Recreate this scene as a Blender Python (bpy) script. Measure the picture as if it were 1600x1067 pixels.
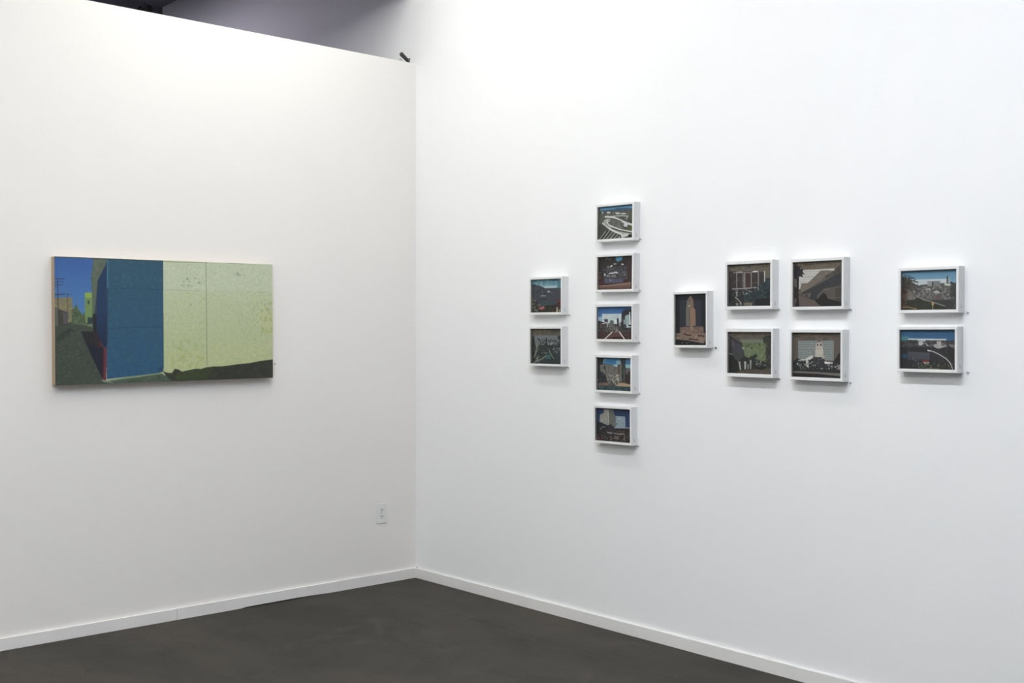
import bpy, bmesh, math, random
import numpy as np
from mathutils import Vector, Matrix

for _o in list(bpy.data.objects):
    bpy.data.objects.remove(_o, do_unlink=True)
C = bpy.context.scene.collection

# ------------------------------------------------------------------ camera, world, exposure
F_PX, YAW, PIT, ROL = 1786.36, 0.844956, 0.0095808, 0.00097053
fw = Vector((math.cos(YAW)*math.cos(PIT), math.sin(YAW)*math.cos(PIT), -math.sin(PIT)))
rt = Vector((math.sin(YAW), -math.cos(YAW), 0.0)); up = rt.cross(fw)
rt2 = rt*math.cos(ROL) + up*math.sin(ROL); up2 = rt2.cross(fw)
cam_data = bpy.data.cameras.new('camera'); cam = bpy.data.objects.new('camera', cam_data); C.objects.link(cam)
cam.matrix_world = Matrix(((rt2.x, up2.x, -fw.x, -4.083734), (rt2.y, up2.y, -fw.y, -5.461463),
                           (rt2.z, up2.z, -fw.z, 1.468561), (0, 0, 0, 1)))
cam_data.sensor_width = 36; cam_data.lens = F_PX*36/1600; cam_data.clip_start = .05
bpy.context.scene.camera = cam
W = bpy.data.worlds.new('world'); bpy.context.scene.world = W; W.use_nodes = True
W.node_tree.nodes['Background'].inputs[0].default_value = (.8, .85, .9, 1)
W.node_tree.nodes['Background'].inputs[1].default_value = 0.02
vs = bpy.context.scene.view_settings
vs.view_transform = 'Standard'; vs.look = 'None'; vs.gamma = 1; vs.exposure = -0.235; vs.use_curve_mapping = False

# lamps of the room, the last one an added fill (all are ceiling fixtures built further down): x, y, z, rotation, length, colour, strength
LAMPS = [
    (-1.25, -1.0, 3.95, 90, 1.5, (1.0, 1.0, .93), 44),
    (-2.5, -3.7, 3.95, 90, 1.5, (.93, .96, 1.0), 118),
    (-2.5, -5.9, 3.95, 90, 1.5, (1.0, .94, .98), 26),
    (-2.9, -2.3, 3.95, 0, 1.5, (1.0, .97, .91), 46),
    (-6.1, -1.9, 3.95, 0, 1.5, (1.0, .94, .82), 108),
    (-5.2, -5.2, 3.95, 90, 1.5, (.82, .93, 1.0), 145),  # added unseen lamp, brightens and cools the lower right wall
]
HEADER_Z = 3.5

# ------------------------------------------------------------------ materials
def s2l(c):
    return tuple((v/12.92 if v <= .04045 else ((v+.055)/1.055)**2.4) for v in c)
def hexl(h):
    return s2l([int(h[i:i+2], 16)/255 for i in (0, 2, 4)])
def mat(name, col, rough=.6, metal=0.0, noise=None, bump=None, spec=.5):
    m = bpy.data.materials.new(name); m.use_nodes = True
    nt = m.node_tree; b = nt.nodes['Principled BSDF']
    b.inputs['Base Color'].default_value = (*col, 1); b.inputs['Roughness'].default_value = rough
    b.inputs['Metallic'].default_value = metal; b.inputs['Specular IOR Level'].default_value = spec
    tc = nt.nodes.new('ShaderNodeTexCoord')
    if noise:                                   # (scale, second colour, amount)
        n = nt.nodes.new('ShaderNodeTexNoise'); n.inputs['Scale'].default_value = noise[0]; n.inputs['Detail'].default_value = 6
        nt.links.new(tc.outputs['Object'], n.inputs['Vector'])
        mx = nt.nodes.new('ShaderNodeMix'); mx.data_type = 'RGBA'
        mx.inputs['A'].default_value = (*col, 1); mx.inputs['B'].default_value = (*noise[1], 1)
        mr = nt.nodes.new('ShaderNodeMapRange'); mr.inputs['From Min'].default_value = .35; mr.inputs['From Max'].default_value = .65
        mr.inputs['To Max'].default_value = noise[2]
        nt.links.new(n.outputs['Fac'], mr.inputs['Value']); nt.links.new(mr.outputs[0], mx.inputs['Factor'])
        nt.links.new(mx.outputs['Result'], b.inputs['Base Color'])
    if bump:                                    # (scale, distance)
        n = nt.nodes.new('ShaderNodeTexNoise'); n.inputs['Scale'].default_value = bump[0]; n.inputs['Detail'].default_value = 4
        nt.links.new(tc.outputs['Object'], n.inputs['Vector'])
        bp = nt.nodes.new('ShaderNodeBump'); bp.inputs['Distance'].default_value = bump[1]; bp.inputs['Strength'].default_value = .6
        nt.links.new(n.outputs['Fac'], bp.inputs['Height']); nt.links.new(bp.outputs[0], b.inputs['Normal'])
    return m
M_wall = mat('white_wall_warm_light_tint', (.815, .797, .783), .75, noise=(1.3, (.80, .783, .772), .6), bump=(160, .0006), spec=.25)  # white wall, the warm lamp light tinted into its colour
M_wall2 = mat('white_wall_cool_light_tint', (.85, .855, .875), .75, noise=(1.3, (.84, .845, .865), .6), bump=(160, .0006), spec=.25)  # white wall again, colour lifted and cooled to stand in for the cooler light
M_base = mat('white_trim_paint', (.80, .79, .785), .45, noise=(7, (.74, .73, .73), .5), spec=.4)
M_ceil = mat('ceiling_paint', (.34, .34, .34), .8, noise=(2, (.30, .30, .30), .5))
M_far = mat('grey_wall_paint', (.42, .42, .42), .8, noise=(2, (.38, .38, .38), .5))
M_dark = mat('dark_ceiling_paint', (.22, .22, .255), .85, noise=(3, (.18, .18, .21), .5))
M_backw = mat('dark_rear_wall_paint', (.24, .24, .28), .85, noise=(3, (.2, .2, .23), .5))
M_frame = mat('white_lacquered_wood', (.745, .75, .755), .42, noise=(30, (.71, .715, .72), .5), spec=.4)
M_back = mat('frame_backing_board', (.22, .19, .16), .8, noise=(20, (.18, .16, .13), .5))
M_lining = mat('grey_recess_lining', (.23, .22, .21), .7, noise=(30, (.19, .18, .17), .5))
M_plate = mat('outlet_plastic', (.76, .76, .76), .35, noise=(20, (.74, .74, .74), .5))
M_slot = mat('outlet_slot_black', (.03, .03, .03), .5, noise=(20, (.02, .02, .02), .5))
M_black = mat('black_clamp_plastic', (.03, .031, .027), .45, noise=(60, (.05, .05, .045), .6))
M_steel = mat('dull_steel', (.25, .25, .24), .45, .8, noise=(60, (.18, .18, .17), .6))
M_pin = mat('pin_grey_plastic', (.42, .43, .44), .35, noise=(90, (.38, .38, .38), .5))
M_pindark = mat('pin_black_plastic', (.03, .03, .035), .35, noise=(90, (.05, .05, .05), .5))
M_tag = mat('clear_pin_collar', (.80, .81, .82), .3, noise=(90, (.76, .77, .78), .5))
M_pencil = mat('pencil_grey', (.22, .22, .23), .8, noise=(200, (.5, .5, .5), .6))
M_crump = mat('crumpled_grey_plastic', (.16, .16, .155), .5, noise=(30, (.07, .07, .07), .7))
M_house = mat('lamp_housing', (.7, .7, .7), .4, noise=(10, (.66, .66, .66), .5))

def floor_mat():
    m = bpy.data.materials.new('dark_sealed_concrete'); m.use_nodes = True
    nt = m.node_tree; N = nt.nodes; L = nt.links; b = N['Principled BSDF']
    tc = N.new('ShaderNodeTexCoord')
    def noise(scale, detail, rough=.55, vec=None, dist=0):
        n = N.new('ShaderNodeTexNoise'); n.inputs['Scale'].default_value = scale; n.inputs['Detail'].default_value = detail
        n.inputs['Roughness'].default_value = rough; n.inputs['Distortion'].default_value = dist
        L.new(vec or tc.outputs['Object'], n.inputs['Vector']); return n.outputs['Fac']
    def ramp(src, p0, p1, c0, c1):
        r = N.new('ShaderNodeValToRGB'); r.color_ramp.elements[0].position = p0; r.color_ramp.elements[1].position = p1
        r.color_ramp.elements[0].color = (*c0, 1); r.color_ramp.elements[1].color = (*c1, 1); L.new(src, r.inputs[0]); return r.outputs[0]
    def mix(f, a, bb, blend='MIX'):
        x = N.new('ShaderNodeMix'); x.data_type = 'RGBA'; x.blend_type = blend
        for sck, v in (('Factor', f), ('A', a), ('B', bb)):
            if isinstance(v, (int, float)): x.inputs[sck].default_value = v
            elif isinstance(v, tuple): x.inputs[sck].default_value = (*v, 1)
            else: L.new(v, x.inputs[sck])
        return x.outputs['Result']
    mp = N.new('ShaderNodeMapping'); mp.inputs['Scale'].default_value = (1.6, .7, 1); mp.inputs['Rotation'].default_value = (0, 0, .25)
    L.new(tc.outputs['Object'], mp.inputs['Vector'])
    c = ramp(noise(.9, 7, .6, mp.outputs[0], .6), .36, .66, FLOOR_A, FLOOR_B)
    worn = ramp(noise(2.6, 8, .7, mp.outputs[0], 1.2), .56, .64, (0, 0, 0), (1, 1, 1))
    c = mix(mix(.6, (0, 0, 0), worn), c, FLOOR_C)
    pale = ramp(noise(3.1, 6, .6, None, .8), .60, .74, (0, 0, 0), (.55, .55, .55))
    c = mix(pale, c, FLOOR_D)
    fine = ramp(noise(70, 4), .3, .7, (.86, .86, .86), (1.14, 1.14, 1.14))
    c = mix(1.0, c, fine, 'MULTIPLY')
    # small stains
    v = N.new('ShaderNodeTexVoronoi'); v.inputs['Scale'].default_value = 3.1; v.inputs['Randomness'].default_value = 1
    L.new(tc.outputs['Object'], v.inputs['Vector'])
    st = ramp(v.outputs['Distance'], .018, .05, (.55, .55, .55), (1, 1, 1))
    c = mix(1.0, c, st, 'MULTIPLY')
    # hairline joint running roughly parallel to the right wall
    sx = N.new('ShaderNodeSeparateXYZ'); L.new(tc.outputs['Object'], sx.inputs[0])
    wob = N.new('ShaderNodeMath'); wob.operation = 'MULTIPLY_ADD'; L.new(noise(2.5, 3), wob.inputs[0])
    wob.inputs[1].default_value = .06; L.new(sx.outputs['X'], wob.inputs[2])
    a = N.new('ShaderNodeMath'); a.operation = 'ADD'; L.new(wob.outputs[0], a.inputs[0]); a.inputs[1].default_value = .345
    ab = N.new('ShaderNodeMath'); ab.operation = 'ABSOLUTE'; L.new(a.outputs[0], ab.inputs[0])
    cr = ramp(ab.outputs[0], .001, .005, (.45, .45, .45), (1, 1, 1))
    c = mix(1.0, c, cr, 'MULTIPLY')
    L.new(c, b.inputs['Base Color'])
    rr = N.new('ShaderNodeMapRange'); rr.inputs['To Min'].default_value = .5; rr.inputs['To Max'].default_value = .75
    L.new(noise(2.2, 5), rr.inputs['Value']); L.new(rr.outputs[0], b.inputs['Roughness'])
    b.inputs['Specular IOR Level'].default_value = .3
    bp = N.new('ShaderNodeBump'); bp.inputs['Distance'].default_value = .001; bp.inputs['Strength'].default_value = .4
    L.new(noise(40, 5), bp.inputs['Height']); L.new(bp.outputs[0], b.inputs['Normal'])
    return m
FLOOR_A = (.0260, .0238, .0198); FLOOR_B = (.051, .0428, .0348); FLOOR_C = (.0200, .0185, .0158); FLOOR_D = (.072, .063, .055)
M_floor = floor_mat()

def wood_mat():
    m = mat('bare_birch_panel_edge', (.43, .29, .165), .6)
    nt = m.node_tree; b = nt.nodes['Principled BSDF']; tc = nt.nodes.new('ShaderNodeTexCoord')
    mp = nt.nodes.new('ShaderNodeMapping'); mp.inputs['Scale'].default_value = (60, 60, 3)
    n = nt.nodes.new('ShaderNodeTexNoise'); n.inputs['Scale'].default_value = 2; n.inputs['Detail'].default_value = 5
    r = nt.nodes.new('ShaderNodeValToRGB'); r.color_ramp.elements[0].position = .3; r.color_ramp.elements[1].position = .7
    r.color_ramp.elements[0].color = (.40, .29, .185, 1); r.color_ramp.elements[1].color = (.52, .39, .25, 1)
    nt.links.new(tc.outputs['Object'], mp.inputs[0]); nt.links.new(mp.outputs[0], n.inputs['Vector'])
    nt.links.new(n.outputs['Fac'], r.inputs[0]); nt.links.new(r.outputs[0], b.inputs['Base Color'])
    return m
M_wood = wood_mat()

def paint_mat(name, rough, scale, dist):
    m = mat(name, (1, 1, 1), rough, bump=(scale, dist), spec=.3)
    nt = m.node_tree; a = nt.nodes.new('ShaderNodeAttribute'); a.attribute_name = 'pigment'
    nt.links.new(a.outputs['Color'], nt.nodes['Principled BSDF'].inputs['Base Color']); return m
M_oil = paint_mat('oil_paint', .5, 90, .0008)
M_collage = paint_mat('painted_collage_paper', .5, 140, .0003)
def emit_mat(name, col, st):
    m = bpy.data.materials.new(name); m.use_nodes = True; nt = m.node_tree
    for n in list(nt.nodes): nt.nodes.remove(n)
    o = nt.nodes.new('ShaderNodeOutputMaterial'); e = nt.nodes.new('ShaderNodeEmission')
    e.inputs[0].default_value = (*col, 1); e.inputs[1].default_value = st; nt.links.new(e.outputs[0], o.inputs[0]); return m

# ------------------------------------------------------------------ mesh helpers
def obj(name, bm, m, parent=None, smooth=False):
    me = bpy.data.meshes.new(name); bmesh.ops.recalc_face_normals(bm, faces=bm.faces[:]); bm.to_mesh(me); bm.free()
    if smooth:
        for p in me.polygons: p.use_smooth = True
    o = bpy.data.objects.new(name, me); C.objects.link(o); me.materials.append(m)
    if parent: o.parent = parent
    return o
def tag(o, label=None, cat=None, group=None, kind=None):
    if label: o['label'] = label
    if cat: o['category'] = cat
    if group: o['group'] = group
    if kind: o['kind'] = kind
    return o
def empty(name, loc, label, cat, group=None, rot=(0, 0, 0)):
    o = bpy.data.objects.new(name, None); C.objects.link(o); o.location = loc; o.rotation_euler = rot
    o.empty_display_size = .05
    return tag(o, label, cat, group)
def bx(bm, x0, x1, y0, y1, z0, z1, bevel=0):
    v = [bm.verts.new(p) for p in ((x0,y0,z0),(x1,y0,z0),(x1,y1,z0),(x0,y1,z0),(x0,y0,z1),(x1,y0,z1),(x1,y1,z1),(x0,y1,z1))]
    fs = [bm.faces.new([v[i] for i in f]) for f in ((0,3,2,1),(4,5,6,7),(0,1,5,4),(1,2,6,5),(2,3,7,6),(3,0,4,7))]
    if bevel:
        es = {e for f in fs for e in f.edges}
        bmesh.ops.bevel(bm, geom=list(es), offset=bevel, segments=2, affect='EDGES', profile=.5)
    return bm
def box(*a, **k): return bx(bmesh.new(), *a, **k)
def tube(bm, pts, r, n=10, caps=True, radii=None):
    pts = [Vector(p) for p in pts]; rings = []
    ref = None
    for i, p in enumerate(pts):
        t = (pts[min(i+1, len(pts)-1)] - pts[max(i-1, 0)]).normalized()
        if ref is None: ref = t.orthogonal().normalized()
        a = (ref - t*ref.dot(t)).normalized(); ref = a; b = t.cross(a)
        rr = radii[i] if radii else r
        rings.append([bm.verts.new(p + (a*math.cos(2*math.pi*j/n) + b*math.sin(2*math.pi*j/n))*rr) for j in range(n)])
    for k in range(len(rings)-1):
        for j in range(n):
            bm.faces.new((rings[k][j], rings[k][(j+1) % n], rings[k+1][(j+1) % n], rings[k+1][j]))
    if caps: bm.faces.new(rings[0][::-1]); bm.faces.new(rings[-1])
    return bm
def struct(name, bm, m): return tag(obj(name, bm, m), kind='structure')

# ------------------------------------------------------------------ brushwork: pictures as vertex pigment on a fine sheet
def rgb(h): return np.array([int(h[i:i+2], 16)/255 for i in (0, 2, 4)])
def inside(U, V, pts):
    x = pts[0::2]; y = pts[1::2]; n = len(x); r = np.zeros(U.shape, bool); j = n-1
    for i in range(n):
        if y[i] != y[j]:
            c = ((y[i] > V) != (y[j] > V)) & (U < (x[j]-x[i])*(V-y[i])/(y[j]-y[i]) + x[i]); r ^= c
        j = i
    return r
def sub(nx, ny, pts, pad):
    x0 = max(0, int((min(pts[0::2])-pad)/1000*nx)); x1 = min(nx, int((max(pts[0::2])+pad)/1000*nx)+2)
    y0 = max(0, int((min(pts[1::2])-pad)/1000*ny)); y1 = min(ny, int((max(pts[1::2])+pad)/1000*ny)+2)
    return x0, x1, y0, y1
def paint(ops, nx, ny, aspect, seed):
    rnd = random.Random(seed); S = 2; nx *= S; ny *= S
    u = (np.arange(nx)+.5)/nx*1000; v = (np.arange(ny)+.5)/ny*1000
    img = np.zeros((ny, nx, 3)); U, V = np.meshgrid(u, v)
    for op in ops:
        k = op[0]
        if k == 'b': img[:] = rgb(op[1]); continue
        pts = op[-1]
        if k in 'pg':
            x0, x1, y0, y1 = sub(nx, ny, pts, 5)
            if x1 <= x0 or y1 <= y0: continue
            m = inside(U[y0:y1, x0:x1], V[y0:y1, x0:x1], pts)
            if k == 'p': img[y0:y1, x0:x1][m] = rgb(op[1])
            else:
                lo, hi = min(pts[1::2]), max(pts[1::2]); t = np.clip((V[y0:y1, x0:x1]-lo)/(hi-lo+1e-6), 0, 1)[..., None]
                g = rgb(op[1])*(1-t) + rgb(op[2])*t; img[y0:y1, x0:x1][m] = g[m]
        elif k == 'l':
            w = op[2]/2; c = rgb(op[1]); x0, x1, y0, y1 = sub(nx, ny, pts, op[2]*1.5*max(1, aspect))
            if x1 <= x0 or y1 <= y0: continue
            A = U[y0:y1, x0:x1]; B = V[y0:y1, x0:x1]/aspect
            for i in range(0, len(pts)-2, 2):
                ax, ay, bx_, by = pts[i], pts[i+1]/aspect, pts[i+2], pts[i+3]/aspect
                dx, dy = bx_-ax, by-ay; L2 = dx*dx+dy*dy+1e-9
                t = np.clip(((A-ax)*dx+(B-ay)*dy)/L2, 0, 1); d = np.hypot(A-ax-t*dx, B-ay-t*dy)
                a = np.clip((w-d)/3+.5, 0, 1)[..., None]; img[y0:y1, x0:x1] = img[y0:y1, x0:x1]*(1-a) + c*a
        elif k == 's':
            cols = [rgb(c) for c in op[1].split(',')]; n, sz = op[2], op[3]
            xs, ys = pts[0::2], pts[1::2]; X0, X1, Y0, Y1 = min(xs), max(xs), min(ys), max(ys); big = n > 150
            for _ in range(n):
                for _t in range(12):
                    cx, cy = rnd.uniform(X0, X1), rnd.uniform(Y0, Y1)
                    if inside(np.array([cx]), np.array([cy]), pts)[0]: break
                else: continue
                rx = sz*rnd.uniform(.25, .7); ry = sz*rnd.uniform(.2, .55)*aspect; th = rnd.uniform(-.9, .9); c = rnd.choice(cols); op_ = rnd.uniform(.45, .95)
                R = max(rx, ry)*1.3; x0, x1, y0, y1 = sub(nx, ny, [cx, cy], R*max(1, aspect))
                if x1 <= x0 or y1 <= y0: continue
                du = U[y0:y1, x0:x1]-cx; dv = (V[y0:y1, x0:x1]-cy)/aspect; a_ = du*math.cos(th)+dv*math.sin(th); b_ = -du*math.sin(th)+dv*math.cos(th)
                q = (a_/rx)**2 + (b_/(ry/aspect))**2 + .35*np.sin(a_*.35+cx)*np.cos(b_*.4+cy)
                m = np.clip((1-q)*1.6, 0, 1)*op_; m = (m*inside(U[y0:y1, x0:x1], V[y0:y1, x0:x1], pts))[..., None]
                img[y0:y1, x0:x1] = img[y0:y1, x0:x1]*(1-m) + c*m
    r = np.random.RandomState(seed)                            # dry-brush grain
    g = r.normal(0, 1, (ny//2, nx//2)); g = (g + np.roll(g, 1, 1) + np.roll(g, 1, 0))/3
    img = img.reshape(ny//S, S, nx//S, S, 3).mean((1, 3)); img *= (1 + .035*g[..., None])
    lum = img.mean(-1, keepdims=True); img = lum + (img-lum)*SAT[seed > 5]
    img = np.clip(img, 0, 1); return np.where(img <= .04045, img/12.92, ((img+.055)/1.055)**2.4)
def sheet(name, art, w, h, thick, nx, ny, m, parent, front, seed, gain):
    # painted sheet lying in the plane local y = front, facing -y, width along x
    img = paint(ART[art], nx, ny, h and (w/h), seed)*gain
    img = np.clip(img, 0, 1)
    xs = np.linspace(-w/2, w/2, nx); zs = np.linspace(h/2, -h/2, ny); X, Z = np.meshgrid(xs, zs)
    co = np.stack([X, np.full_like(X, front), Z], -1).reshape(-1, 3)
    i = np.arange(nx*ny).reshape(ny, nx)
    q = np.stack([i[:-1, :-1], i[1:, :-1], i[1:, 1:], i[:-1, 1:]], -1).reshape(-1, 4)
    nb = len(co); corners = [i[0, 0], i[0, -1], i[-1, -1], i[-1, 0]]
    back = co[corners] + np.array([0, thick, 0]); verts = np.vstack([co, back])
    b = [nb, nb+1, nb+2, nb+3]
    faces = q.tolist() + [[b[3], b[2], b[1], b[0]][::-1]]
    faces.append([b[0], b[1]] + i[0, ::-1].tolist()); faces.append([b[2], b[3]] + i[-1, :].tolist())
    faces.append([b[1], b[2]] + i[::-1, -1].tolist()); faces.append([b[3], b[0]] + i[:, 0].tolist())
    me = bpy.data.meshes.new(name); me.from_pydata(verts.tolist(), [], faces); me.update()
    col = np.ones((len(verts), 4)); col[:nb, :3] = img.reshape(-1, 3); col[nb:, :3] = img.reshape(-1, 3)[corners]
    at = me.color_attributes.new('pigment', 'FLOAT_COLOR', 'POINT'); at.data.foreach_set('color', col.astype(np.float32).ravel())
    me.materials.append(m); o = bpy.data.objects.new(name, me); C.objects.link(o); o.parent = parent; return o

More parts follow.
